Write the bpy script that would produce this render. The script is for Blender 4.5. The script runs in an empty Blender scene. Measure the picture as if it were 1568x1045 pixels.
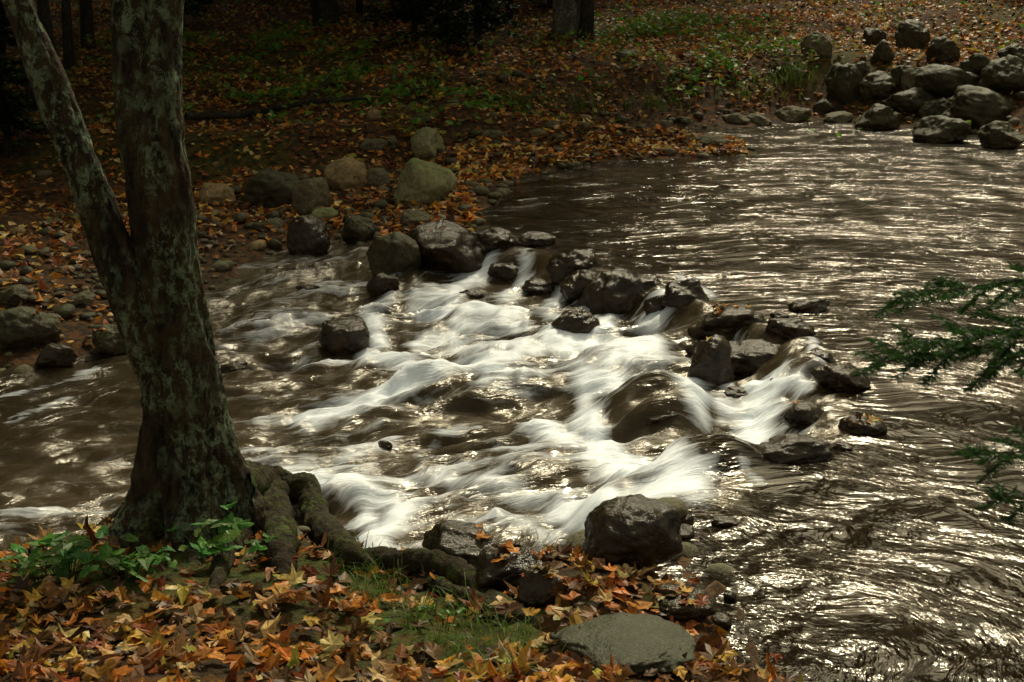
import bpy, math, numpy as np, time
from mathutils import Vector, Matrix
T0=time.time()
rng=np.random.default_rng(7)
scene=bpy.context.scene
# ---------------------------------------------------------------- numpy noise
def _h(ix,iy,iz):
    n=(ix*374761393+iy*668265263+iz*2147483647//7+1013904223)&0xffffffff
    n=((n^(n>>13))*1274126177)&0xffffffff
    n=((n^(n>>16))*2246822519)&0xffffffff
    n=n^(n>>15)
    return (n&0xffffff)/float(0xffffff)*2-1
def vn(p):
    p=np.asarray(p,float); i=np.floor(p).astype(np.int64); f=p-i
    f=f*f*f*(f*(f*6-15)+10)
    x,y,z=i[:,0],i[:,1],i[:,2]; fx,fy,fz=f[:,0],f[:,1],f[:,2]
    def L(a,b,t): return a+(b-a)*t
    c00=L(_h(x,y,z),_h(x+1,y,z),fx); c10=L(_h(x,y+1,z),_h(x+1,y+1,z),fx)
    c01=L(_h(x,y,z+1),_h(x+1,y,z+1),fx); c11=L(_h(x,y+1,z+1),_h(x+1,y+1,z+1),fx)
    return L(L(c00,c10,fy),L(c01,c11,fy),fz)
def fbm(p,o=4,g=0.5):
    p=np.asarray(p,float); s=np.zeros(len(p)); a=1.
    for k in range(o):
        s+=a*vn(p*(2.03**k)+17.3*k); a*=g
    return s
def n2(x,y,s,o=4,seed=0.):
    return fbm(np.stack([x*s,y*s,np.full_like(x,seed*3.7+.5)],1),o)
def sm(t): t=np.clip(t,0,1); return t*t*(3-2*t)
# ---------------------------------------------------------------- survey of the site
CH=2.8; PT=math.radians(15); F=2178.; cs,sn=math.cos(PT),math.sin(PT)
def ray(px,py):
    a=(px-784)/F; b=(py-522.5)/F
    return np.array([a,cs-b*sn,-sn-b*cs])
def G(px,py,z=0.):
    d=ray(px,py); t=(z-CH)/d[2]; return (d[0]*t,d[1]*t)
def poly_sd(P,X,Y):
    P=np.array(P); n=len(P); d=np.full(X.shape,1e9); ins=np.zeros(X.shape,bool)
    for i in range(n):
        ax,ay=P[i]; bx,by=P[(i+1)%n]
        ex,ey=bx-ax,by-ay; l=ex*ex+ey*ey+1e-12
        t=np.clip(((X-ax)*ex+(Y-ay)*ey)/l,0,1)
        d=np.minimum(d,(X-ax-t*ex)**2+(Y-ay-t*ey)**2)
        c=((ay>Y)!=(by>Y))&(X<ex*(Y-ay)/(ey if abs(ey)>1e-12 else 1e-12)+ax)
        ins^=c
    d=np.sqrt(d); return np.where(ins,d,-d)
far=[(-200,13)]+[(-14,12.)]+[G(a,b,-.2) for a,b in [(-60,545),(60,548),(190,522),(290,480),(300,440),(330,408),(430,392),(560,372)]]+\
    [G(a,b,.05) for a,b in [(620,385),(700,380),(735,350),(712,318),(760,295),(830,272),(920,258),(1060,250),(1140,248),(1135,228),(1060,222),(960,226),(900,222),(980,208),(1100,205),(1180,198),(1300,195),(1400,205),(1568,222)]]+[(16,21),(60,24),(200,24),(200,300),(-200,300)]
near=[(-200,6.5),(-9,6.6)]+[G(a,b,.0) for a,b in [(-50,850),(60,835),(150,800),(220,775),(330,765),(440,770),(500,850),(590,858),(680,880),(840,890),(900,875),(1040,838),(1030,920),(1105,960),(1160,1060)]]+[(1.6,4.2),(2.6,3.7),(5,3.4),(12,3),(200,3),(200,-120),(-200,-120)]
dam=[(-4,80),(-1.2,24)]+[G(a,b,.1) for a,b in [(725,345),(770,385),(860,405),(930,430),(1010,445),(1080,480),(1190,520),(1270,580),(1260,670),(1190,705),(1080,700),(1010,760),(940,820),(880,860)]]+[(.2,5.6),(0,-120),(300,-120),(300,80)]
def level(X,Y,raw=False):
    d=poly_sd(dam,X,Y)+0.10*n2(X,Y,1.7,3,2)
    S=.5*sm((d+.42)/.45)+.22*sm((d+1.6)/.6)+.28*sm((d+3.6)/2.2)
    L=-.27+.42*S
    return (L,d) if raw else L
def H(X,Y):
    X=np.asarray(X,float);Y=np.asarray(Y,float)
    L=level(X,Y)
    dF=poly_sd(far,X,Y)+.25*n2(X,Y,.8,3,5); dN=poly_sd(near,X,Y)+.08*n2(X,Y,2.2,3,6)
    bed=L-.30+.08*n2(X,Y,1.5,3,3)
    hF=np.where(dF>0,L+.03+.22*(1-np.exp(-dF/1.6)),L+.03+.45*dF)
    onF=sm(dF/2.)
    hF+=onF*(.38*sm((Y-19.6-.05*X+.5*n2(X,Y,.4,2,8))/1.0)+.075*np.maximum(0,Y-21)+.16*np.maximum(0,Y-52)+.09*n2(X,Y,.7,4,9))
    hF+=onF*.8*sm((X-7)/5)*sm((Y-20)/6)
    hN=np.where(dN>0,L*.4+.05+.26*(1-np.exp(-dN/.45)),L+.02+.6*dN)
    hN+=sm(dN/.5)*(.13*np.maximum(0,5.4-Y)*np.clip(1.2-X*.45,.3,1.3)*sm((6-Y)/3)+.04*n2(X,Y,2.,4,10))
    hN=np.minimum(hN,1.15+.05*n2(X,Y,1.,2,4))
    h=np.maximum(bed,np.maximum(hF,hN))
    return h+.012*n2(X,Y,7.,2,11)
def SF(X,Y): return np.maximum(H(X,Y),level(X,Y))
TT=np.concatenate([np.arange(3,12,.03),np.arange(12,30,.08),np.arange(30,90,.3)])
def P(px,py):
    d=ray(px,py); X=d[0]*TT;Y=d[1]*TT;Z=CH+d[2]*TT
    i=np.argmax(Z<SF(X,Y)); 
    if i==0: i=len(TT)-1
    return np.array([X[i],Y[i],Z[i]]),TT[i]
# ---------------------------------------------------------------- mesh builder
def build(name,V,Fs,mats=(),col=None,attrs=None,smooth=True,midx=None,link=True):
    V=np.asarray(V,np.float32)
    me=bpy.data.meshes.new(name)
    if not isinstance(Fs,(list,tuple)): Fs=[Fs]
    Fs=[np.asarray(f,np.int32) for f in Fs if len(f)]
    nl=sum(f.size for f in Fs); npoly=sum(len(f) for f in Fs)
    me.vertices.add(len(V)); me.vertices.foreach_set('co',V.ravel())
    me.loops.add(nl); me.loops.foreach_set('vertex_index',np.concatenate([f.ravel() for f in Fs]))
    me.polygons.add(npoly)
    st=[];o=0
    for f in Fs:
        k=f.shape[1]; st.append(np.arange(len(f))*k+o); o+=f.size
    me.polygons.foreach_set('loop_start',np.concatenate(st).astype(np.int32))
    me.polygons.foreach_set('use_smooth',np.full(npoly,smooth))
    for m in mats: me.materials.append(m)
    if midx is not None: me.polygons.foreach_set('material_index',np.asarray(midx,np.int32))
    if col is not None:
        a=me.color_attributes.new('Col','FLOAT_COLOR','POINT')
        c=np.ones((len(V),4),np.float32); c[:,:3]=col; a.data.foreach_set('color',c.ravel())
    for k,v in (attrs or {}).items():
        v=np.asarray(v,np.float32)
        if v.ndim==1:
            a=me.attributes.new(k,'FLOAT','POINT'); a.data.foreach_set('value',v)
        else:
            a=me.attributes.new(k,'FLOAT_VECTOR','POINT'); a.data.foreach_set('vector',v.ravel())
    me.update(calc_edges=True); me.validate()
    if not link: return me
    ob=bpy.data.objects.new(name,me); scene.collection.objects.link(ob); return ob
def tube(pts,rad,seg=16,rough=0.,nf=6.,ridge=0.):
    pts=np.array(pts,float); rad=np.array(rad,float); n=len(pts)
    tan=np.gradient(pts,axis=0); tan/=np.linalg.norm(tan,axis=1)[:,None]+1e-9
    ref=np.array([0,1,0.]) if abs(tan[0][1])<.8 else np.array([1,0,0.])
    V=[]
    a=np.linspace(0,2*np.pi,seg,endpoint=False)
    for i in range(n):
        u=np.cross(tan[i],ref);u/=np.linalg.norm(u); w=np.cross(tan[i],u)
        V.append(pts[i]+rad[i]*(np.cos(a)[:,None]*u+np.sin(a)[:,None]*w))
    V=np.concatenate(V)
    if rough>0:
        C=np.repeat(pts,seg,0); D=V-C
        nn=fbm(V*np.array([nf,nf,nf*.35]),4)
        if ridge>0: nn=nn+ridge*(.5-np.abs(fbm(V*np.array([nf*3,nf*3,nf*.7])+5,3)))
        V=C+D*(1+rough*nn)[:,None]
    i=np.arange(n-1)[:,None]*seg; j=np.arange(seg)[None,:]; j2=(j+1)%seg
    Fq=np.stack([i+j,i+j2,i+seg+j2,i+seg+j],-1).reshape(-1,4)
    return V,Fq
def interp(keys,n):
    keys=np.array(keys,float); t=np.linspace(0,len(keys)-1,n); k=len(keys)
    out=[]
    for x in t:
        i=int(min(x,k-2)); f=x-i
        p0=keys[max(i-1,0)];p1=keys[i];p2=keys[i+1];p3=keys[min(i+2,k-1)]
        out.append(.5*((2*p1)+(-p0+p2)*f+(2*p0-5*p1+4*p2-p3)*f*f+(-p0+3*p1-3*p2+p3)*f**3))
    return np.array(out)
class Acc:
    def __init__(s): s.V=[];s.F=[];s.M=[];s.n=0;s.C=[]
    def add(s,V,Fq,m=0,c=None):
        s.V.append(V);s.F.append(Fq+s.n);s.M.append(np.full(len(Fq),m));s.n+=len(V)
        s.C.append(np.ones((len(V),3))*(c if c is not None else (.1,.1,.1)))
    def done(s,name,mats,link=True,smooth=True):
        return build(name,np.concatenate(s.V),s.F,mats,np.concatenate(s.C),midx=np.concatenate(s.M),link=link,smooth=smooth)
# ---------------------------------------------------------------- materials
class NT:
    def __init__(s,name):
        s.m=bpy.data.materials.new(name); s.m.use_nodes=True; s.t=s.m.node_tree; s.t.nodes.clear()
        s.out=s.n('ShaderNodeOutputMaterial')
    def n(s,ty,ins=None,**kw):
        nd=s.t.nodes.new(ty)
        for k,v in kw.items(): setattr(nd,k,v)
        for k,v in (ins or {}).items(): s.set(nd.inputs[k],v)
        return nd
    def set(s,sock,v):
        if isinstance(v,bpy.types.NodeSocket): s.t.links.new(v,sock)
        elif isinstance(v,bpy.types.Node): s.t.links.new(v.outputs[0],sock)
        else:
            if hasattr(sock,'default_value') and sock.type=='RGBA' and len(v)==3: v=(*v,1)
            sock.default_value=v
    def math(s,op,a,b=0.,c=0.,clamp=False):
        nd=s.n('ShaderNodeMath',operation=op,use_clamp=clamp); s.set(nd.inputs[0],a);s.set(nd.inputs[1],b)
        s.set(nd.inputs[2],c); return nd.outputs[0]
    def noise(s,vec,scale,det=4,rough=.55,dist=0.):
        return s.n('ShaderNodeTexNoise',{'Vector':vec,'Scale':scale,'Detail':det,'Roughness':rough,'Distortion':dist}).outputs['Fac']
    def mr(s,v,a,b,c=0.,d=1.):
        return s.n('ShaderNodeMapRange',{'Value':v,'From Min':a,'From Max':b,'To Min':c,'To Max':d}).outputs[0]
    def mix(s,f,a,b):
        nd=s.n('ShaderNodeMix',data_type='RGBA'); s.set(nd.inputs[0],f);s.set(nd.inputs[6],a);s.set(nd.inputs[7],b); return nd.outputs[2]
    def mul(s,a,b):
        nd=s.n('ShaderNodeMix',data_type='RGBA',blend_type='MULTIPLY'); nd.inputs[0].default_value=1; s.set(nd.inputs[6],a);s.set(nd.inputs[7],b); return nd.outputs[2]
    def bump(s,h,st=.5,d=.02,nrm=None):
        i={'Height':h,'Strength':st,'Distance':d}
        if nrm is not None: i['Normal']=nrm
        return s.n('ShaderNodeBump',i).outputs[0]
    def mapv(s,v,sc):
        return s.n('ShaderNodeVectorMath',{0:v,1:sc},operation='MULTIPLY').outputs[0]
    def obj(s): return s.n('ShaderNodeTexCoord').outputs['Object']
    def geo(s): return s.n('ShaderNodeNewGeometry')
    def fin(s,sh): s.t.links.new(sh.outputs[0] if isinstance(sh,bpy.types.Node) else sh,s.out.inputs[0]); return s.m
    def pr(s,**k):
        nm={'c':'Base Color','r':'Roughness','n':'Normal','sp':'Specular IOR Level','coat':'Coat Weight'}
        return s.n('ShaderNodeBsdfPrincipled',{nm[a]:v for a,v in k.items()})
def mat_rock(name,c1,c2,rough,moss,spec=.5,mossc=(.06,.085,.02),wet=False):
    t=NT(name); g=t.geo(); pos=g.outputs['Position']
    a=t.noise(pos,5.,6,.6); b=t.noise(pos,24.,5,.65); e=t.noise(pos,90.,3,.6)
    col=t.mix(t.mr(a,.35,.65),c1,c2)
    col=t.mul(col,t.mix(t.mr(b,.3,.7),(.4,.38,.35),(1.4,1.35,1.2)))
    lich=t.mr(t.noise(pos,13.,5,.7,.6),.58,.64); 
    col=t.mix(t.math('MULTIPLY',lich,.5 if rough>.5 else .06),col,(.30,.28,.18))
    nz=t.n('ShaderNodeSeparateXYZ',{0:g.outputs['Normal']}).outputs[2]
    mf=t.math('MULTIPLY',t.mr(t.math('ADD',nz,t.math('MULTIPLY',t.math('SUBTRACT',b,.5),1.6)),.35,.95),moss)
    col=t.mix(mf,col,mossc)
    r=t.mr(a,.3,.7,rough*.6,min(1,rough*1.5)) if wet else t.mr(e,.3,.7,rough*.75,min(1,rough*1.3))
    h=t.math('ADD',t.math('MULTIPLY',b,1.),t.math('MULTIPLY',e,.1 if wet else .35))
    return t.fin(t.pr(c=col,r=r,n=t.bump(h,.6,.03),sp=spec))
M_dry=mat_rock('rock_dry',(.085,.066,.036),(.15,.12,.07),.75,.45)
M_tan=mat_rock('rock_tan',(.24,.16,.075),(.34,.25,.13),.8,.15)
M_moss=mat_rock('rock_mossy',(.17,.165,.08),(.30,.29,.16),.8,.7,mossc=(.13,.18,.04))
M_wet=mat_rock('rock_wet',(.012,.007,.003),(.042,.025,.010),.14,.40,.34,(.026,.028,.006),True)
M_dark=mat_rock('rock_dark',(.028,.023,.011),(.065,.050,.024),.5,.65,.25,(.045,.058,.013))  # darker brown rock with heavier moss
M_slab=mat_rock('rock_slab',(.025,.025,.014),(.065,.062,.036),.5,.6,.3,(.035,.045,.012))
def mat_bark(name,c1,c2,lich,lc=(.22,.25,.18)):
    t=NT(name); pos=t.obj()
    v=t.mapv(pos,(14.,14.,3.2)); a=t.noise(v,1.,7,.65,.7); b=t.noise(pos,45.,4,.6)
    big=t.noise(t.mapv(pos,(3.,3.,1.8)),1.5,3,.55)
    col=t.mix(t.mr(a,.38,.62),c1,c2)
    lf=t.math('MULTIPLY',t.mr(t.noise(t.mapv(pos,(20.,20.,13.)),1.,7,.8,.4),.49,.55),t.mr(big,.41,.55))
    lf=t.math('MULTIPLY',lf,lich)
    col=t.mix(lf,col,t.mix(t.mr(b,.3,.7),tuple(.4*k for k in lc),lc))
    h=t.math('ADD',a,t.math('MULTIPLY',b,.3))
    return t.fin(t.pr(c=col,r=.85,n=t.bump(h,1.,.06),sp=.2))
M_bark=mat_bark('bark_maple',(.010,.0075,.004),(.06,.042,.020),.85,(.25,.34,.20))
M_bark2=mat_bark('bark_dark',(.012,.009,.006),(.04,.03,.018),.25)
M_barkp=mat_bark('bark_pale',(.05,.045,.03),(.13,.12,.09),1.,(.42,.42,.32))
M_root=mat_bark('bark_mossy_root',(.012,.009,.004),(.045,.034,.014),1.,(.09,.13,.022))
def mat_leaf(name,trans=.3,rough=.5,spec=.4):
    t=NT(name); c=t.n('ShaderNodeAttribute',attribute_name='Col').outputs['Color']
    pos=t.geo().outputs['Position']
    b=t.noise(pos,60.,3,.6); c2=t.mul(c,t.mix(t.mr(b,.3,.7),(.55,.5,.45),(1.25,1.25,1.25)))
    p=t.pr(c=c2,r=rough,sp=spec); tr=t.n('ShaderNodeBsdfTranslucent',{'Color':c2})
    return t.fin(t.n('ShaderNodeMixShader',{0:trans,1:p,2:tr}))
M_leaf=mat_leaf('leaf_fallen',.25,.45,.22); M_green=mat_leaf('leaf_green',.4,.45,.25); M_crown=mat_leaf('leaf_crown',.4,.6,.1)
def mat_ground():
    t=NT('forest_floor'); pos=t.geo().outputs['Position']
    b=t.noise(pos,16.,6,.7); c=t.noise(pos,60.,4,.6)
    vo=t.n('ShaderNodeTexVoronoi',{'Vector':pos,'Scale':14.}); 
    col=t.mix(t.mr(b,.35,.65),(.016,.010,.005),(.07,.042,.018))
    rc=t.n('ShaderNodeSeparateXYZ',{0:vo.outputs['Color']}).outputs[0]
    col=t.mix(t.math('MULTIPLY',t.mr(rc,.55,.6),.6),col,(.16,.065,.014))
    w=t.n('ShaderNodeAttribute',attribute_name='under').outputs['Fac']
    bedc=t.mix(t.mr(t.noise(pos,9.,5,.6),.35,.65),(.03,.02,.009),(.14,.09,.04))
    bedc=t.mix(t.mr(rc,.7,.75,0,.7),bedc,(.20,.15,.09))
    col=t.mix(w,col,bedc)
    ms=t.n('ShaderNodeAttribute',attribute_name='moss').outputs['Fac']
    col=t.mix(t.math('MULTIPLY',ms,t.mr(b,.35,.6)),col,(.06,.09,.012))
    h=t.math('ADD',b,t.math('MULTIPLY',c,.4))
    return t.fin(t.pr(c=col,r=.85,n=t.bump(h,1.,.05),sp=.2))
M_ground=mat_ground()
def mat_water():
    t=NT('stream_water')
    fl=t.n('ShaderNodeAttribute',attribute_name='flow').outputs['Vector']
    pf=t.n('ShaderNodeAttribute',attribute_name='swirl').outputs['Vector']
    foam=t.n('ShaderNodeAttribute',attribute_name='foam').outputs['Fac']
    rap=t.n('ShaderNodeAttribute',attribute_name='rapid').outputs['Fac']
    s1=t.noise(t.mapv(fl,(1.5,8.,1.)),1.,5,.6,.7)
    s2=t.noise(t.mapv(fl,(5.,30.,1.)),1.,4,.65,.4)
    s3=t.noise(t.mapv(fl,(3.,5.,1.)),1.,4,.6,1.2)
    st=t.math('ADD',t.math('MULTIPLY',s1,.45),t.math('ADD',t.math('MULTIPLY',s2,.28),t.math('MULTIPLY',s3,.27)))
    ff=t.math('ADD',foam,t.math('MULTIPLY',t.math('SUBTRACT',st,.5),2.8))
    ff=t.math('MULTIPLY',t.mr(ff,.22,1.0),t.mr(foam,.02,.22))
    w1=t.noise(t.mapv(pf,(1.2,2.6,1.)),1.,2,.5,.6)
    w2=t.noise(t.mapv(pf,(2.6,9.,1.)),1.,3,.5,.8)
    w3=t.noise(t.mapv(pf,(8.,30.,1.)),1.,2,.5,.5)
    pool=t.math('ADD',t.math('MULTIPLY',w1,1.2),t.math('ADD',t.math('MULTIPLY',w2,.50),t.math('MULTIPLY',w3,.13)))
    rp=t.math('ADD',t.math('MULTIPLY',s1,.55),t.math('ADD',t.math('MULTIPLY',s2,.13),t.math('MULTIPLY',w2,.25)))
    h=t.n('ShaderNodeMix',data_type='FLOAT'); t.set(h.inputs[0],rap); t.set(h.inputs[2],pool); t.set(h.inputs[3],rp)
    nb=t.bump(h.outputs[0],1.,.052)
    tr=t.n('ShaderNodeBsdfTransparent',{'Color':(.42,.30,.14)})
    df=t.n('ShaderNodeBsdfDiffuse',{'Color':t.mix(rap,(.015,.010,.004),(.085,.064,.033))})
    body=t.n('ShaderNodeMixShader',{0:t.mr(rap,0,1,.4,.5),1:tr,2:df})
    gl=t.n('ShaderNodeBsdfGlossy',{'Color':(1,.97,.89),'Roughness':t.mr(rap,0,1,.12,.18),'Normal':nb})
    fr=t.n('ShaderNodeFresnel',{'IOR':1.33,'Normal':nb})
    wt=t.n('ShaderNodeMixShader',{0:fr.outputs[0],1:body,2:gl})
    fo=t.pr(c=(.84,.92,1.),r=.5,sp=.3,n=t.bump(st,.6,.05))
    return t.fin(t.n('ShaderNodeMixShader',{0:ff,1:wt,2:fo}))
M_water=mat_water()
# ---------------------------------------------------------------- ground
def axis(parts):
    o=[]
    for a,b,s in parts: o.append(np.arange(a,b,s))
    return np.concatenate(o)
gx=np.concatenate([np.linspace(-200,-22,14),axis([(-20,-6,.25),(-6,6,.06),(6,18,.2)]),np.linspace(18,200,16)])
gy=np.concatenate([np.linspace(-120,-2,12),axis([(-1,3.5,.25),(3.5,12,.055),(12,24,.1),(24,40,.25),(40,70,.8)]),np.linspace(70,300,20)])
X,Y=np.meshgrid(gx,gy); X=X.ravel();Y=Y.ravel(); Z=H(X,Y)
def gridF(nx,ny):
    i=np.arange(ny-1)[:,None]*nx; j=np.arange(nx-1)[None,:]
    return np.stack([i+j,i+j+1,i+nx+j+1,i+nx+j],-1).reshape(-1,4)
L0=level(X,Y)
mossp=[(P(650,955)[0],.5),(P(330,880)[0],.5),(P(560,880)[0],.35),(P(780,985)[0],.3),(P(100,880)[0],.5)]
moss=np.zeros_like(X)
for p,r in mossp: moss+=np.exp(-((X-p[0])**2+(Y-p[1])**2)/r**2)
moss+=.6*sm(n2(X,Y,.5,3,12)*2)*(Y>19)
build('ground',np.stack([X,Y,Z],1),gridF(len(gx),len(gy)),[M_ground],attrs={'under':sm((L0+.03-Z)/.06),'moss':np.clip(moss,0,1)})
# ---------------------------------------------------------------- water
wx=axis([(-40,-6,.5),(-6,-3,.06),(-3,4,.03),(4,9,.06),(9,60,1.)]); wy=axis([(3.2,12.5,.03),(12.5,26,.07)])
X,Y=np.meshgrid(wx,wy); X=X.ravel();Y=Y.ravel(); L,d=level(X,Y,True); hh=H(X,Y)
rapid=sm((.25-d)/.35)*(1-.6*sm((-d-3.4)/2))
u=-(X*.93+Y*.36); v=-X*.36+Y*.93
bend=np.clip((8.6-Y)/2.5,0,1); v=v+bend*.35*u*.6
wr=n2(X,Y,.9,3,20); v=v+.20*wr+.09*n2(X,Y,3.,2,21); 
foam=np.zeros_like(X)
SEG=[(715,425,690,465,16,.9),(690,450,640,465,14,.8),(650,480,790,482,12,.9),(600,462,560,475,9,.6),(572,505,585,535,10,.95),(560,548,660,570,10,.9),(480,560,620,560,8,.4),(800,420,770,470,12,.6),(900,440,930,510,12,.5),
(640,535,690,515,10,.8),(700,500,800,500,10,.7),(850,520,1000,545,19,1.),(1000,545,940,560,14,.85),(790,555,650,590,14,.95),(700,582,470,645,14,.95),(800,590,720,568,12,.8),(740,600,830,590,7,.5),(700,540,840,540,10,.5),
(905,590,1060,600,18,1.05),(1050,590,1065,640,16,1.05),(905,610,895,660,12,.8),(900,650,940,710,15,1.),(1120,602,1240,590,9,.8),(1175,630,1140,680,20,1.15),(1110,640,1160,640,12,.7),(1190,590,1190,640,10,.6),
(820,660,930,715,16,.8),(930,715,1040,735,26,1.2),(1040,730,960,770,22,1.15),(960,770,860,790,18,1.05),(860,785,640,735,12,.55),(880,700,760,690,10,.45),(910,810,850,790,12,.8),(760,650,640,690,8,.35),
(700,720,560,760,10,.5),(480,745,640,785,14,.85),(635,780,580,840,18,1.05),(560,790,600,850,14,.8),(435,742,500,752,11,.95),(600,675,520,705,9,.45),(700,790,860,830,10,.4),
(1015,455,990,500,13,.95),(945,455,930,500,10,.7),(870,430,850,470,12,.7),(800,400,780,460,10,.5),(740,400,720,440,10,.6),(1040,430,1085,450,9,.7),(820,470,880,510,10,.5),
(1235,520,1255,560,9,.7),(1150,735,1130,725,7,.6),(0,610,150,565,7,.45),(20,640,100,610,7,.45),(0,800,220,770,8,.3),(350,690,520,680,7,.3),(360,650,480,640,7,.3),(400,500,500,490,7,.3),(400,740,560,720,9,.3)]
for x1,y1,x2,y2,r,s in SEG:
    a,_=P(x1,y1); b,_=P(x2,y2); k=.42; rr=r*math.hypot((a[0]+b[0])/2,(a[1]+b[1])/2)/F*1.3
    ax,ay,bx,by=a[0],a[1]*k,b[0],b[1]*k; ex,ey=bx-ax,by-ay; l=ex*ex+ey*ey+1e-9
    qx=X+.10*wr*.5; qy=Y*k+.02*n2(X,Y,2.5,2,23)
    t=np.clip(((qx-ax)*ex+(qy-ay)*ey)/l,0,1); dd=(qx-ax-t*ex)**2+(qy-ay-t*ey)**2
    foam=np.maximum(foam,s*np.exp(-dd/(rr*rr*1.3)))
fl3=np.stack([u*1.3,v*5.,np.zeros_like(u)],1); stn=fbm(fl3,4)
veil=sm((-d+.05)/.3)*(1-sm((-d-2.6)/1.8))
foam=np.clip(foam+veil*(.15+.18*stn),0,1.2)
cre=1-np.abs(fbm(np.stack([u*1.4,v*3.2,np.full_like(u,9.)],1),4))
W=L+rapid*(.04*stn+.075*(cre-.6))*sm((L-hh)/.15)+.035*foam*rapid
BUMP=[(1000,640,.36,.24),(655,600,.3,.12),(1095,705,.25,.12),(1190,590,.3,.07),(780,590,.3,.06),(560,760,.25,.06),(860,740,.4,.06)]
for px,py,rx,hz in BUMP:
    c,_=P(px,py)
    W+=hz*np.exp(-(((X-c[0])/rx)**2+((Y-c[1])/rx/.9)**2)**1.4)
pool=1-rapid
c0=np.array([.3,4.6]); dx=X-c0[0]; dy=Y-c0[1]; R=np.hypot(dx,dy); th=np.arctan2(dy,dx)
sw=np.stack([th*(1.5+R)*1.0+.2*n2(X,Y,.6,2,33),R+.28*n2(X,Y,.8,3,31)+.08*n2(X,Y,2.5,2,32),np.zeros_like(R)],1)
W+=pool*(.010*fbm(np.stack([sw[:,0]*1.2,sw[:,1]*3.,R*0],1),3))
Fq=gridF(len(wx),len(wy)); keep=((W-hh)[Fq]>-.05).any(1); Fq=Fq[keep]
used=np.unique(Fq); rm=np.full(len(X),-1); rm[used]=np.arange(len(used))
build('stream_water',np.stack([X,Y,W],1)[used],rm[Fq],[M_water],attrs={'foam':foam[used],'rapid':rapid[used],'flow':np.stack([u,v,np.zeros_like(u)],1)[used],'swirl':sw[used]})
# ---------------------------------------------------------------- rocks
import bmesh
def ico(s):
    bm=bmesh.new(); bmesh.ops.create_icosphere(bm,subdivisions=s,radius=1)
    V=np.array([v.co[:] for v in bm.verts]); Fc=np.array([[v.index for v in f.verts] for f in bm.faces]); bm.free(); return V,Fc
I1,I2,I5=ico(2),ico(3),ico(5)
def rockshape(base,seed,cuts=7,amp=.14,lo=.66,hard=.8):
    r=np.random.default_rng(seed); V=base.copy()
    for _ in range(cuts):
        n=r.normal(size=3); n/=np.linalg.norm(n); o=r.uniform(lo,.93)
        dd=V@n-o; V-=np.where(dd>0,dd*hard,0)[:,None]*n
    f=fbm(V*2.6+seed*1.7,4,.55)
    V*=(1+amp*fbm(V*1.3+seed*3.1,4,.5)+amp*.3*(.5-np.abs(f))+.02*fbm(V*9+seed,2))[:,None]
    V/=np.abs(V).max(0); return V
ROCKTOPS=[]
ROUND={(965,876),(672,422),(525,546),(468,394),(603,430),(1232,664)}
def rock(px,py,w,h,mat,seed,name='boulder',sink=.3,flat=None):
    p,t=P(px,py); dist=t
    ww=w*dist/F; tot=h*dist/F; al=math.atan2(CH-p[2],math.hypot(p[0],p[1]))
    dep=ww*.85
    hz=max(.3*ww,(tot-dep*math.sin(al)*.42)/math.cos(al)) if flat is None else flat
    wet=mat is M_wet or mat is M_dark
    if (px,py) in ROUND: V=rockshape(I5[0],seed,6,.12,.7,.8)
    else: V=rockshape(I5[0],seed,9 if wet else 8,.18 if wet else .15,.6,.85)
    q=np.random.default_rng(seed)
    R=hz*(1+sink)/2
    V=V*np.array([ww/2,dep/2,R]); 
    a=q.uniform(-.3,.3); tl=q.uniform(-.22,.22); c,s=math.cos(a),math.sin(a)
    V=V@np.array([[c,s,0],[-s,c,0],[0,0,1]]); c,s=math.cos(tl),math.sin(tl); V=V@np.array([[c,0,s],[0,1,0],[-s,0,c]])
    dz=-hz*q.uniform(.0,.4) if (mat is M_wet and px>700 and py<730 and flat is None) else 0
    ob=build(name,V,I5[1],[mat]); ob.location=(p[0],p[1]+dep*.38,p[2]+hz-R+dz)
    ROCKTOPS.append((px,py,p[0],p[1]+dep*.38,p[2]+hz+dz,ww,dep,hz,R))
    return ob
D,Tn,Mo,We,Dk=M_dry,M_tan,M_moss,M_wet,M_dark
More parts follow.
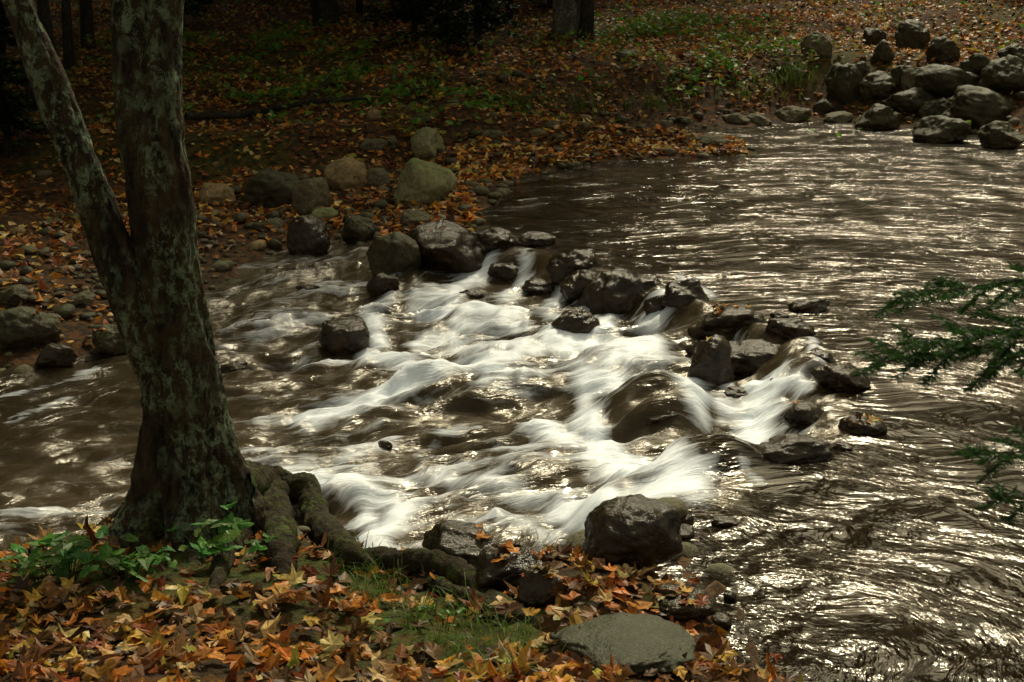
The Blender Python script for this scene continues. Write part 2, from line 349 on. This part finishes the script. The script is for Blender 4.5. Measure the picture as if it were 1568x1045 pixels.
ROCKS=[(410,322,106,72,Dk),(472,328,68,58,D),(533,294,80,54,Tn),(325,315,70,36,Tn),(498,342,50,28,Mo),(645,320,112,82,Mo),(658,248,64,54,Mo),(565,234,60,26,D),(600,225,22,18,D),(573,185,24,20,Tn),(657,190,58,14,D),
(468,394,78,66,We),(550,372,56,44,Dk),(640,352,60,34,D),(672,424,146,90,We),(603,430,86,76,Dk),(585,455,56,46,We),(420,355,40,20,D),(575,290,44,34,D),(440,350,30,16,D),
(28,540,108,70,Dk),(80,566,66,48,We),(165,548,90,54,Dk),(15,475,60,40,Dk),(120,475,50,28,D),(70,500,40,20,D),
(525,546,88,66,We),(752,390,88,48,We),(880,426,96,56,We),(948,486,128,106,We),(898,468,84,66,We),(882,516,78,62,We),(985,446,64,34,We),(820,378,66,28,We),(1052,470,96,58,We),(720,455,46,20,We),(830,450,60,24,We),(775,425,60,30,We),(1010,478,50,36,We),
(1120,522,128,60,We),(1160,568,118,70,We),(1088,600,86,86,We),(1220,514,84,38,We),(1238,478,76,26,We),(1298,600,100,48,We),(1328,668,80,42,We),(1236,660,80,52,We),(1215,712,136,44,We),(1260,560,60,34,We),(1130,618,56,30,We),(1290,690,40,18,We),(1195,488,34,14,We),(1205,600,50,24,We),(1070,545,40,24,We),
(355,572,50,18,We),(965,876,170,114,We),(715,887,156,80,We),(778,922,128,88,We),(1050,960,116,52,We),(828,934,76,64,We),(590,688,24,14,We),(470,450,40,16,We),(920,640,40,24,We),(660,880,50,30,We),(1110,810,44,16,We),
(1090,228,70,24,D),(1050,192,30,14,D),(1130,190,40,18,D),(1165,192,44,18,D),(1215,188,64,26,D),(1285,188,50,18,D),(1255,92,52,50,D),(1298,162,60,66,Dk),(1355,100,40,40,Dk),(1402,80,66,50,Dk),(1462,152,118,58,Dk),(1385,135,52,38,Dk),(1405,175,96,46,Dk),(1510,197,140,64,Dk),(1550,150,90,66,Dk),(1265,175,36,28,Dk),(1350,157,70,48,Dk),(1440,185,60,36,Dk),(1350,200,76,42,Dk),(1450,220,90,44,Dk),(1540,228,80,44,Dk),(1340,75,44,32,Dk),(1500,122,80,42,Dk),(1410,142,60,42,D),(1320,128,44,34,Dk),(1560,105,60,44,Dk),(1450,95,60,40,Dk),
(825,212,30,16,D),(760,214,50,16,D),(845,200,30,16,D),(960,92,34,18,D),(740,212,30,14,D),(1020,195,26,12,D)]
for i,(a,b,w,h,m) in enumerate(ROCKS): rock(a,b,w,h,m,100+i)
rock(960,1034,225,66,M_slab,501,'flat_slab_stone',flat=.09)
for (px,py,w,hz) in [(1000,660,100,.12),(650,615,84,.085),(1090,725,80,.06)]:
    rock(px,py,w,30,M_wet,600+px,'submerged_boulder',flat=hz)
# small stones
def stones(name,pts,size,mat,base=I1,nvar=8,sink=.25):
    vs=[rockshape(base[0],900+k,6,.14,.6) for k in range(nvar)]
    n=len(pts); V=[];Fc=[];nv=len(base[0])
    for i in range(n):
        s=size[i]; b=vs[i%nvar]*np.array([s,s*rng.uniform(.65,1),s*rng.uniform(.4,.75)])
        a=rng.uniform(0,6.28);c,q=math.cos(a),math.sin(a)
        b=b@np.array([[c,q,0],[-q,c,0],[0,0,1]]); V.append(b+pts[i]+np.array([0,0,s*sink])); Fc.append(base[1]+i*nv)
    return build(name,np.concatenate(V),np.concatenate(Fc),[mat])
def scatter(n,x0,x1,y0,y1,f):
    x=rng.uniform(x0,x1,n);y=rng.uniform(y0,y1,n); k=rng.uniform(0,1,n)<f(x,y); return x[k],y[k]
def farD(x,y): return poly_sd(far,x,y)
def nearD(x,y): return poly_sd(near,x,y)
x,y=scatter(9500,-8,9,10,24,lambda x,y:np.exp(-np.abs(farD(x,y)-.7)/1.3)*(.35+.65*sm(n2(x,y,.7,3,40)+.5)))
s=.025+.10*rng.uniform(0,1,len(x))**3
k=rng.uniform(0,1,len(x))
pp=np.stack([x,y,H(x,y)],1)
stones('river_stones',pp[k<.66],s[k<.66],M_dark); stones('river_stones',pp[(k>=.66)&(k<.92)],s[(k>=.66)&(k<.92)],M_dry); stones('river_stones',pp[k>=.92],s[k>=.92]*.9,M_tan)
x,y=scatter(3000,-6,5,5,20,lambda x,y:((farD(x,y)<.1)&(nearD(x,y)<.2))*.6)
stones('streambed_stones',np.stack([x,y,H(x,y)],1),.04+.08*rng.uniform(0,1,len(x))**2,M_dry)
x,y=scatter(700,-3,2,4.3,8,lambda x,y:np.exp(-np.abs(nearD(x,y)-.05)/.15)*.7)
stones('bank_stones',np.stack([x,y,H(x,y)],1),.02+.06*rng.uniform(0,1,len(x))**2,M_wet,I2)
# ---------------------------------------------------------------- leaves
PAL=np.array([(.44,.17,.025),(.54,.33,.06),(.24,.06,.015),(.10,.05,.018),(.54,.39,.17),(.35,.14,.025),(.18,.085,.028),(.58,.23,.025),(.05,.026,.011),(.34,.30,.05)])
PW=np.array([.14,.11,.08,.18,.12,.13,.14,.05,.09,.03]);PW/=PW.sum()
ANG=np.array([0,14,27,42,56,70,88,108,180,252,272,290,304,318,333,346])*math.pi/180
MAP=np.array([1.,.66,.48,.70,.92,.62,.48,.66,.36,.66,.48,.62,.92,.70,.48,.66])
OVL=np.array([1.,.85,.66,.52,.45,.42,.40,.42,.72,.42,.40,.42,.45,.52,.66,.85])
def leaves(pos,size,tilt,maple,cols,curl=.35,hi=True):
    n=len(pos)
    if hi: rad=MAP[None]*maple[:,None]+OVL[None]*(1-maple[:,None]); rad=rad*(1+.12*rng.normal(size=rad.shape)); ang=ANG[None]+0*rad
    else:
        ang=np.array([0,60,130,230,300])*math.pi/180; ang=ang[None]+.2*rng.normal(size=(n,5)); rad=np.array([1,.62,.8,.8,.62])[None]*(1+.2*rng.normal(size=(n,5)))
    m=ang.shape[1]
    lx=np.concatenate([np.zeros((n,1)),rad*np.cos(ang)],1); ly=np.concatenate([np.zeros((n,1)),rad*np.sin(ang)],1)
    c1=rng.normal(size=(n,1))*curl; c2=rng.normal(size=(n,1))*curl
    lz=c1*lx*lx+c2*ly*ly+.06*rng.normal(size=lx.shape)*(1 if hi else 0)+np.abs(ly)*rng.normal(size=(n,1))*curl*.8
    A=np.stack([lx,ly,lz],-1)*size[:,None,None]*.5
    rz=rng.uniform(0,6.283,n); ta=rng.uniform(0,6.283,n); tl=np.abs(rng.normal(size=n))*tilt
    def rotz(A,a): c,s=np.cos(a)[:,None],np.sin(a)[:,None]; return np.stack([A[...,0]*c-A[...,1]*s,A[...,0]*s+A[...,1]*c,A[...,2]],-1)
    A=rotz(A,rz); c,s=np.cos(tl)[:,None],np.sin(tl)[:,None]
    A=np.stack([A[...,0]*c+A[...,2]*s,A[...,1],-A[...,0]*s+A[...,2]*c],-1); A=rotz(A,ta)
    A=A+pos[:,None,:]
    k=np.arange(m); f=np.stack([np.zeros(m,int),1+k,1+(k+1)%m],1)
    Fc=(f[None]+(np.arange(n)*(m+1))[:,None,None]).reshape(-1,3)
    Cc=np.repeat(cols,m+1,0)
    return A.reshape(-1,3),Fc,Cc
def palcol(n,w=PW,v=.25):
    c=PAL[rng.choice(len(PAL),n,p=w)]; return np.clip(c*(1+v*rng.normal(size=(n,1)))*(1+.08*rng.normal(size=(n,3))),.005,.8)
def nden(x,y):
    d=nearD(x,y); m=np.zeros_like(x)
    for p,r in mossp: m+=np.exp(-((x-p[0])**2+(y-p[1])**2)/(r*.8)**2)
    return sm((d-.02)/.35)*np.clip(1-.8*m,.06,1)*np.clip(.85+.5*n2(x,y,2.,2,70),.3,1)
x,y=scatter(12000,-3.6,2.2,3.6,7.4,nden)
n=len(x); z=H(x,y)+.005+.045*rng.uniform(0,1,n)**1.5
V1,F1,C1=leaves(np.stack([x,y,z],1),rng.uniform(.05,.155,n),.42,(rng.uniform(0,1,n)<.55)*1.,palcol(n),.45)
def rocktop(i,n):
    r=ROCKTOPS[i]
    a=rng.uniform(0,6.28,n); q=np.sqrt(rng.uniform(0,1,n))*.6
    x=r[2]+np.cos(a)*q*r[5]/2; y=r[3]+np.sin(a)*q*r[6]/2; z=r[4]-r[8]+r[8]*np.sqrt(1-q*q)*.95
    return np.stack([x,y,z],1)
def near_idx(a,b): return min(range(len(ROCKS)),key=lambda i:(ROCKS[i][0]-a)**2+(ROCKS[i][1]-b)**2)
rl=[]
for key,nn in [((1120,522),28),((1328,668),24),((775,910),9),((715,880),3),((965,868),3),((1232,655),3),((672,415),4),((468,392),5),((1092,585),2),((658,246),3),((410,320),6),((1215,188),4),((1090,228),10),((165,545),6),((28,535),6),((1050,960),12),((828,934),12)]:
    rl.append(rocktop(near_idx(*key),nn))
sp_,_t=P(960,1010); k=26; rl.append(np.stack([sp_[0]+rng.normal(size=k)*.25,sp_[1]+rng.normal(size=k)*.15,np.full(k,sp_[2]+.10)],1)[:12])
rl=np.concatenate(rl); n=len(rl)
V2,F2,C2=leaves(rl,rng.uniform(.06,.1,n),.3,np.ones(n),palcol(n),.3)
build('fallen_leaves',np.concatenate([V1,V2]),np.concatenate([F1,F2+len(V1)]),[M_leaf],np.concatenate([C1,C2]),smooth=False)
def fden(x,y):
    d=farD(x,y); return sm((d+.05)/.5)*(.25+.75*sm(n2(x,y,.55,3,50)+.45))*np.clip(1.15-(y-20)/60,.3,1)
x,y=scatter(140000,-13,15,10,46,fden)
x2,y2=scatter(70000,-8,9,13,23,lambda x,y:sm((farD(x,y)+.1)/.2)*np.exp(-np.maximum(farD(x,y),0)/.9)*sm((x+2.5)/2)*(x<4.6))
x=np.concatenate([x,x2]);y=np.concatenate([y,y2]); n=len(x); cc=palcol(n)*1.25; cc[-len(x2):]*=1.15
V,Fc,C=leaves(np.stack([x,y,H(x,y)+.01+.05*rng.uniform(0,1,n)],1),rng.uniform(.07,.15,n),.5,np.ones(n),cc,.4,hi=False)
build('leaf_litter',V,Fc,[M_leaf],C,smooth=False)
# undergrowth on the terrace: clumps of leafy plants
patch=[P(a,b)[0] for a,b in [(330,120),(380,150),(440,110),(500,140),(350,90),(420,80),(550,110),(760,130),(800,110),(750,160),(840,150),(960,40),(1010,60),(1060,40),(990,150),(1150,110),(1190,90),(1170,140),(940,70),(880,140),(600,150),(660,165),(300,160),(1120,60),(230,90),(40,130),(460,60),(1100,150),(1060,110)]]
def uden(x,y):
    m=np.zeros_like(x)
    for p in patch: m+=np.exp(-(((x-p[0])/.75)**2+((y-p[1])/1.1)**2))
    return np.clip(m*(.22+n2(x,y,1.4,2,62)),0,1)*sm((farD(x,y)-.5)/1)+.06*sm((y-20.3-.06*x)/1.)*sm(n2(x,y,.35,3,60)*1.6+.2)
x,y=scatter(150000,-13,14,19,42,uden); n=len(x); hh=.08+np.clip(n2(x,y,1.3,2,61)+.4,0,1.2)*.32
g=np.stack([rng.uniform(.06,.18,n),rng.uniform(.17,.34,n),rng.uniform(.015,.045,n)],1); g[rng.uniform(0,1,n)<.14]=(.36,.28,.03)
V,Fc,C=leaves(np.stack([x,y,H(x,y)+hh*rng.uniform(.3,1,n)],1),rng.uniform(.08,.17,n),.6,np.zeros(n),g,.3,hi=False)
build('undergrowth',V,Fc,[M_green],C,smooth=False)
def grass(name,centers,nb,ln,spread,cols,w=.006):
    V=[];Fc=[];C=[];o=0
    for c in centers:
        for _ in range(nb):
            a=rng.uniform(0,6.28); r=abs(rng.normal())*spread; bx,by=c[0]+math.cos(a)*r,c[1]+math.sin(a)*r
            L_=ln*rng.uniform(.5,1.2); le=rng.uniform(.3,1.1); a2=rng.uniform(0,6.28); dx,dy=math.cos(a2),math.sin(a2)
            bz=c[2]; q=[]
            for k in range(5):
                f=k/4; hx=le*L_*f*f; q.append((bx+dx*hx,by+dy*hx,bz+L_*(f-.45*le*f*f)))
            q=np.array(q); wv=np.array([-dy,dx,0])*w; ww=np.array([1,.95,.8,.5,.08])[:,None]
            V.append(np.concatenate([q-wv*ww,q+wv*ww]))
            for k in range(4): Fc.append((o+k,o+k+1,o+k+6,o+k+5))
            o+=10; cc=np.array(cols)*rng.uniform(.6,1.3); C.append(np.tile(cc,(10,1)))
    return build(name,np.concatenate(V),np.array(Fc),[M_green],np.concatenate(C))
ctr=[P(a+rng.normal()*22,b+rng.normal()*12)[0] for a,b in [(560,870),(600,880),(730,960),(770,985),(700,975),(640,950),(790,1010),(560,880),(690,930),(620,905),(540,860)] for _ in range(4)]
grass('grass_tuft',ctr,18,.12,.06,(.11,.19,.025),.002)
ctr=[P(a,b)[0] for a,b in [(1200,120),(1215,130),(1185,125),(1000,165),(800,165),(780,160),(1140,150),(880,170)]]
grass('bank_grass',ctr,60,.38,.5,(.09,.14,.02),.010)
def herb(name,px,py,n,spread,hgt,sz):
    p,_=P(px,py); x=p[0]+rng.normal(size=n)*spread; y=p[1]+rng.normal(size=n)*spread*.7; z=H(x,y)+rng.uniform(.04,hgt,n)
    g=np.stack([rng.uniform(.06,.12,n),rng.uniform(.18,.30,n),rng.uniform(.03,.06,n)],1)
    V,Fc,C=leaves(np.stack([x,y,z],1),rng.uniform(sz*.6,sz*1.2,n),.35,np.zeros(n),g,.25)
    A=Acc(); A.add(V,Fc,0,C)
    for i in range(n):
        b=np.array([p[0]+(x[i]-p[0])*.4,p[1]+(y[i]-p[1])*.4,p[2]-.02]); tv,tf=tube(interp([b,(b+np.array([x[i],y[i],z[i]]))/2+[0,0,.03],[x[i],y[i],z[i]]],6),np.full(6,.002),5); A.add(tv,tf,0,(.05,.08,.02))
    A.done(name,[M_green],smooth=False)
for a,b,n,s,h,z in [(100,880,34,.16,.16,.15),(190,890,26,.12,.14,.14),(345,860,16,.08,.2,.14),(345,835,8,.05,.22,.14),(410,865,6,.04,.12,.10),(60,890,20,.14,.12,.12),(680,960,12,.15,.05,.06)]: herb('broadleaf_plant',a,b,n,s,h,z)
# ---------------------------------------------------------------- foreground maple
def zz(px,py,yd):
    d=ray(px,py); t=yd/d[1]; return (d[0]*t,yd,CH+d[2]*t)
A=Acc(); yd=6.45
b0=P(300,800)[0]
yb=yd
k=[zz(302,845,yb),zz(300,800,yb),zz(297,740,yb),zz(288,680,yb),zz(280,600,yb),zz(268,500,yb),zz(254,400,yb+.02),zz(244,300,yb+.03),zz(240,200,yb+.05),zz(246,100,yb+.08),zz(254,-20,yb+.1)]
rp=[118,98,82,72,60,52,48,46,40,31,27]
rr=[r*yb*1.03/F for r in rp]; 
k+= [(-1.45,6.6,3.6),(-1.4,6.7,5.),(-1.5,6.6,7.),(-1.5,6.8,9.),(-1.4,6.9,10.5)]; rr+=[.085,.08,.07,.05,.015]
kk=interp(np.column_stack([np.array(k),rr]),420); V,Fq=tube(kk[:,:3],np.maximum(kk[:,3],.01),110,.09,8.,1.4)
zb=b0[2]; 
ang=np.arctan2(V[:,1]-yb,V[:,0]+1.5); fl=np.exp(-np.maximum(V[:,2]-zb,0)/.16)
c=np.repeat(kk[:,:3],110,0); V[:,:2]=c[:,:2]+(V-c)[:,:2]*(1+fl*(.18+.3*np.cos(ang*5+1)))[:,None]
A.add(V,Fq,0)
def limb(keys,radii,n=60,seg=20,m=0,rough=.08,nf=9.,ridge=0.):
    q=interp(np.column_stack([np.array(keys),radii]),n); V,Fq=tube(q[:,:3],np.maximum(q[:,3],.004),seg,rough,nf,ridge); A.add(V,Fq,m); return q
limb([zz(280,640,yb),zz(245,560,yb-.02),zz(215,490,yb-.03),zz(180,400,yb-.03),zz(142,300,yb-.02),zz(85,150,yb),zz(22,-10,yb+.05),(-2.5,6.6,3.6),(-3.1,6.9,5.2),(-3.6,7.1,7.)],[.10,.11,.105,.095,.088,.078,.065,.055,.04,.012],260,64,0,.1,9.,1.4)
limb([zz(245,360,yb+.05),zz(222,240,yb+.04),zz(205,120,yb+.06),zz(196,-20,yb+.1),(-1.85,6.8,4.2),(-2.2,7.6,6.),(-2.4,7.9,7.5)],[.08,.10,.09,.082,.055,.035,.01],180,56,0,.1,9.,1.4)
for a,b,c_ in [((-1.43,6.65,4.2),(-.3,6.9,6.2),.05),((-1.45,6.7,5.5),(-2.2,5.6,7.5),.04),((-1.5,6.7,6.2),(-.8,7.8,8.5),.035),((-2.7,6.7,4.4),(-3.8,6.,6.),.03)]:
    a=np.array(a);b=np.array(b); limb([a,a*.6+b*.4+[0,0,-.1],b],[c_,c_*.7,.008],24,10)
def PR(px,py,dz=0.): p,_=P(px,py); return (p[0],p[1],p[2]+dz)
for keys,rad in [
 ([zz(330,735,yb-.05),PR(385,752,.10),PR(430,752,.08),PR(465,765,.03)],[.09,.065,.055,.04]),
 ([zz(360,745,yb-.1),PR(405,775,.12),PR(425,820,.08),PR(432,860,.04),PR(440,890,-.06)],[.08,.08,.075,.065,.03]),
 ([PR(445,765,.04),PR(470,782,.13),PR(492,825,.08),PR(530,858,.05),PR(575,880,-.01)],[.06,.072,.07,.06,.035]),
 ([zz(310,760,yb-.1),PR(320,835,.04),PR(300,865,0.),PR(250,900,-.04)],[.1,.06,.04,.02]),
 ([zz(260,760,yb-.1),PR(235,820,.03),PR(190,845,0),PR(120,850,-.04)],[.1,.06,.04,.02]),
 ([zz(240,770,yb),PR(190,800,.02),PR(150,812,-.02),PR(110,820,-.1)],[.1,.06,.04,.03]),
 ([PR(525,855,.0),PR(590,872,.04),PR(650,885,.07),PR(700,900,.07),PR(745,920,.02),PR(800,945,.0),PR(850,960,-.06)],[.045,.055,.055,.055,.045,.035,.02]),
 ([PR(400,800,.03),PR(350,850,.03),PR(330,900,.0),PR(280,930,-.04)],[.05,.045,.03,.02]),
 ([PR(600,872,.02),PR(690,915,.03),PR(760,940,.02),PR(800,965,-.04)],[.025,.032,.03,.02])]:
    limb(keys,rad,70,28,1,.2,12.,1.4)
def crown(A,centers,per,rad,cols,sz,m):
    pos=[]
    for c in centers:
        q=rng.normal(size=(per,3))*rad*np.array([1,1,.6]); pos.append(np.array(c)+q)
    pos=np.concatenate(pos); n=len(pos); cc=np.array(cols)[rng.integers(0,len(cols),n)]*rng.uniform(.6,1.3,(n,1))
    V,Fc,C=leaves(pos,rng.uniform(sz*.7,sz*1.3,n),.8,np.ones(n),cc,.3,hi=False); A.add(V,Fc,m,C)
CC=[(.10,.13,.02),(.16,.14,.02),(.22,.12,.02),(.07,.11,.02)]
crown(A,[(-1.6+rng.normal()*1.4,6.8+rng.normal()*1.2,rng.uniform(6,10.5)) for _ in range(26)]+[(-3.5,7,7),(-.3,6.9,6.3),(-2.3,7.8,7.6)],90,.45,CC,.13,2)
A.done('maple_tree',[M_bark,M_root,M_crown])
# ---------------------------------------------------------------- background forest
def treemesh(seed,h,r,mb,cz=.35,cr=2.6,n=34,leaf=.3):
    A=Acc(); q=np.random.default_rng(seed)
    ks=[(0,0,-.4)]+[(q.normal()*.12*i,q.normal()*.12*i,h*i/6) for i in range(1,7)]; ks.insert(1,(0,0,.15))
    rs=[r*1.7,r*1.25]+[r*(1-.16*i) for i in range(1,7)]
    w=interp(np.column_stack([np.array(ks),rs]),50); V,Fq=tube(w[:,:3],np.maximum(w[:,3],.02),16,.08,4.); A.add(V,Fq,0)
    cs_=[]
    for i in range(9):
        f=q.uniform(cz,.95); b=w[int(f*49),:3]; a=q.uniform(0,6.28); L_=cr*(1.15-f*.6)
        e=b+np.array([math.cos(a)*L_,math.sin(a)*L_,L_*.45]); lw=interp([[*b,r*.35*(1.2-f)],[*(b*.5+e*.5+[0,0,.15]),r*.2*(1.2-f)],[*e,.01]],12)
        V,Fq=tube(lw[:,:3],np.maximum(lw[:,3],.008),7); A.add(V,Fq,0); cs_+=[e,b*.4+e*.6]
    for i in range(n):
        a=q.uniform(0,6.28); f=q.uniform(cz,1.02); rr_=cr*math.sqrt(q.uniform(0,1))*(1.1-.6*abs(f-.6)); cs_.append((math.cos(a)*rr_,math.sin(a)*rr_,h*f))
    crown(A,cs_,46,.6,CC,leaf,1)
    return A.done('forest_tree',[mb,M_crown],link=False)
TM=[treemesh(1,19,.2,M_bark2,.3,3.4,56,.42),treemesh(2,17,.15,M_bark2,.33,2.9,48,.42),treemesh(3,21,.26,M_bark2,.3,3.8,60,.45),treemesh(4,19,.34,M_barkp,.35,3.8,56,.42),treemesh(5,14,.09,M_barkp,.45,2.,24)]
def put(me,x,y,s,lean=(0,0),rz=None,name='forest_tree'):
    ob=bpy.data.objects.new(name,me); scene.collection.objects.link(ob); ob.location=(x,y,float(H(np.array([x]),np.array([y]))[0]))
    ob.scale=(s,s,s*rng.uniform(.9,1.1)); ob.rotation_euler=(lean[0],lean[1],rng.uniform(0,6.28) if rz is None else rz); return ob
for px,yy,k_,s,ln in [(75,23,1,.75,-.12),(105,24,1,.7,-.1),(130,27,1,.6,.02),(160,30,1,.8,0),(330,38,0,.9,0),(400,42,1,1,.03),(512,34,2,1.,0),(450,50,0,1,0),(640,33,2,.9,.02),(700,36,0,1.,-.03),(770,42,2,1,0),(870,29,3,.9,.03),(893,28.5,1,.8,.06),(1112,37,4,1,0),(1000,50,0,1,0),(1190,52,2,.8,0),(1320,56,0,.8,0),(1440,58,2,.8,0),(1530,50,0,.8,0),(590,44,0,1,0),(235,34,1,1,0),(20,28,0,.9,.05),(-60,22,0,.9,0),(-150,18,2,.9,0)]:
    put(TM[k_],(px-784)/F*yy*1.02,yy,s,(0,ln))
for _ in range(80):
    x=rng.uniform(-50,50); y=rng.uniform(48,80); s=rng.uniform(.8,1.1)
    if .15<x/y<.42: s*=.75
    put(TM[rng.integers(0,3)],x,y,s)
for _ in range(22):
    y=rng.uniform(14,45); x=-rng.uniform(.42*y+1.5,.42*y+14); put(TM[rng.integers(0,3)],x,y,rng.uniform(.8,1.1))
for _ in range(16):
    y=rng.uniform(26,46); x=rng.uniform(.42*y+3,.42*y+18); put(TM[rng.integers(0,3)],x,y,rng.uniform(.6,.85))
def needles_tree(h,cr,n,seed,col):
    A=Acc(); q=np.random.default_rng(seed); w=interp([[0,0,-.2,.09],[.05,0,h*.5,.05],[0,.05,h,.01]],20); V,Fq=tube(w[:,:3],w[:,3],8); A.add(V,Fq,0)
    pos=[]
    for i in range(60):
        f=q.uniform(.06,.98); a=q.uniform(0,6.28); L_=cr*(1.05-f); t=np.linspace(.1,1,n//60)[:,None]
        d=np.array([math.cos(a),math.sin(a),-.18]); side=np.array([-math.sin(a),math.cos(a),0])
        p=np.array([0,0,h*f])+d*L_*t+side*q.normal(size=(len(t),1))*.22*L_*(1.1-t)+q.normal(size=(len(t),3))*.03; pos.append(p)
        lw=interp([[0,0,h*f,.015],[*(np.array([0,0,h*f])+d*L_),.003]],5); V,Fq=tube(lw[:,:3],lw[:,3],5); A.add(V,Fq,0)
    pos=np.concatenate(pos); m=len(pos); V,Fc,C=leaves(pos,q.uniform(.08,.2,m),.35,np.zeros(m),np.array(col)*q.uniform(.5,1.4,(m,1)),.2,hi=False); A.add(V,Fc,1,C)
    return A.done('hemlock_sapling',[M_bark2,M_green],link=False)
HM=needles_tree(3.2,1.3,4200,5,(.022,.045,.014))
for px,yy,s in [(690,25.5,.55),(735,27,.8),(640,29,.9),(780,31,1.),(560,36,1.),(300,33,.8),(30,20,.7),(840,34,1.),(1060,44,1.),(1250,44,1.1),(1480,33,.9),(1560,30,.9)]:
    put(HM,(px-784)/F*yy*1.02,yy,s,name='hemlock_sapling')
A=Acc(); 
limb([PR(285,190,.12),PR(380,185,.1),PR(470,172,.15),PR(580,160,.1)],[.06,.055,.045,.02],40,12); limb([PR(470,172,.15),PR(520,150,.5)],[.03,.01],10,8); A.done('fallen_log',[M_bark2])
# ---------------------------------------------------------------- hemlock at right with low boughs
A=Acc(); w=interp([[2.5,2.7,.3,.2],[2.5,2.7,.9,.13],[2.55,2.7,3,.11],[2.5,2.8,6,.07],[2.5,2.8,9,.02]],60); V,Fq=tube(w[:,:3],w[:,3],24,.08,6.); A.add(V,Fq,0)
NP=[];ND=[]
def bough(s,e,droop,ntw,tl):
    s=np.array(s);e=np.array(e); mid=(s+e)/2+[0,0,droop]; w=interp([[*s,.010],[*mid,.005],[*e,.0015]],30); V,Fq=tube(w[:,:3],w[:,3],6); A.add(V,Fq,0)
    d=e-s; d/=np.linalg.norm(d); sd=np.cross(d,[0,0,1]); sd/=np.linalg.norm(sd)
    for i in range(ntw):
        f=.3+.7*i/ntw; b=w[int(f*29),:3]; sg=1 if i%2 else -1; L_=tl*(1.15-f)*rng.uniform(.7,1.3)+.04
        dd=d*.65+sd*sg*.75+np.array([0,0,rng.normal()*.25-.12]); dd/=np.linalg.norm(dd); en=b+dd*L_
        tw=interp([[*b,.002],[*(b*.5+en*.5+[0,0,.01]),.0015],[*en,.001]],8); V,Fq=tube(tw[:,:3],tw[:,3],4); A.add(V,Fq,0)
        m=int(L_*1000); t=rng.uniform(0,1,m)[:,None]; pp_=b+(en-b)*t; s2=np.where(rng.uniform(0,1,m)<.5,1,-1)[:,None]
        nd=np.cross(dd,[0,0,1])*s2+dd*.5+rng.normal(size=(m,3))*.35; nd/=np.linalg.norm(nd,axis=1)[:,None]
        NP.append(pp_);ND.append(nd)
bough((2.5,2.7,2.25),(.80,3.05,1.93),.02,56,.32); bough((2.5,2.7,2.35),(.90,3.3,2.02),.03,46,.28); bough((2.5,2.7,2.3),(.88,3.0,1.99),.01,46,.26); bough((2.5,2.7,1.95),(1.04,3.1,1.70),-.02,40,.28); bough((2.5,2.7,2.6),(1.6,3.6,2.4),.03,30,.3); bough((2.5,2.7,1.75),(1.1,3.1,1.58),0,34,.22)
NP=np.concatenate(NP);ND=np.concatenate(ND); m=len(NP); sd=np.cross(ND,rng.normal(size=(m,3))); sd/=np.linalg.norm(sd,axis=1)[:,None]; l=.020
V=np.stack([NP-sd*.0018,NP+ND*l-sd*.0012,NP+ND*l+sd*.0012,NP+sd*.0018],1).reshape(-1,3); Fq=np.arange(m*4).reshape(-1,4)
A.add(V,Fq,1,np.repeat(np.array([.035,.10,.02])*rng.uniform(.6,1.4,(m,1)),4,0))
crown(A,[(2.5+rng.normal()*.7,2.8+rng.normal()*.7,rng.uniform(4,9)) for _ in range(16)],60,.35,[(.02,.05,.02)],.1,1)
A.done('hemlock_tree',[M_bark2,M_green])
# ---------------------------------------------------------------- light, sky, camera
AZ,EL=math.radians(15),math.radians(49)
S=Vector((math.sin(AZ)*math.cos(EL),math.cos(AZ)*math.cos(EL),math.sin(EL)))
sl=bpy.data.lights.new('sun','SUN'); sl.energy=3.0; sl.angle=math.radians(9); sl.color=(1,.90,.66)
so=bpy.data.objects.new('sun',sl); scene.collection.objects.link(so); so.rotation_euler=S.to_track_quat('Z','Y').to_euler()
w=bpy.data.worlds.new('World'); scene.world=w; w.use_nodes=True; nt=w.node_tree; bg=nt.nodes['Background']
sk=nt.nodes.new('ShaderNodeTexSky'); sk.sky_type='NISHITA'; sk.sun_disc=False; sk.sun_elevation=EL; sk.sun_rotation=AZ; sk.dust_density=4.; sk.air_density=1.
hs=nt.nodes.new('ShaderNodeHueSaturation'); hs.inputs['Saturation'].default_value=.35; nt.links.new(sk.outputs[0],hs.inputs['Color'])
mx=nt.nodes.new('ShaderNodeMix'); mx.data_type='RGBA'; mx.blend_type='MULTIPLY'; mx.inputs[0].default_value=1; nt.links.new(hs.outputs[0],mx.inputs[6]); mx.inputs[7].default_value=(1,.90,.62,1)
nt.links.new(mx.outputs[2],bg.inputs[0]); bg.inputs[1].default_value=.125
cd=bpy.data.cameras.new('camera'); co=bpy.data.objects.new('camera',cd); scene.collection.objects.link(co); scene.camera=co
cd.lens=50; cd.sensor_width=36; cd.clip_end=800; cd.clip_start=.05; co.location=(0,0,CH); co.rotation_euler=(math.radians(75),0,0)
cd.dof.use_dof=True; cd.dof.focus_distance=8.5; cd.dof.aperture_fstop=8
scene.view_settings.view_transform='Standard'; scene.view_settings.look='None'; scene.view_settings.exposure=0
print('done',time.time()-T0)
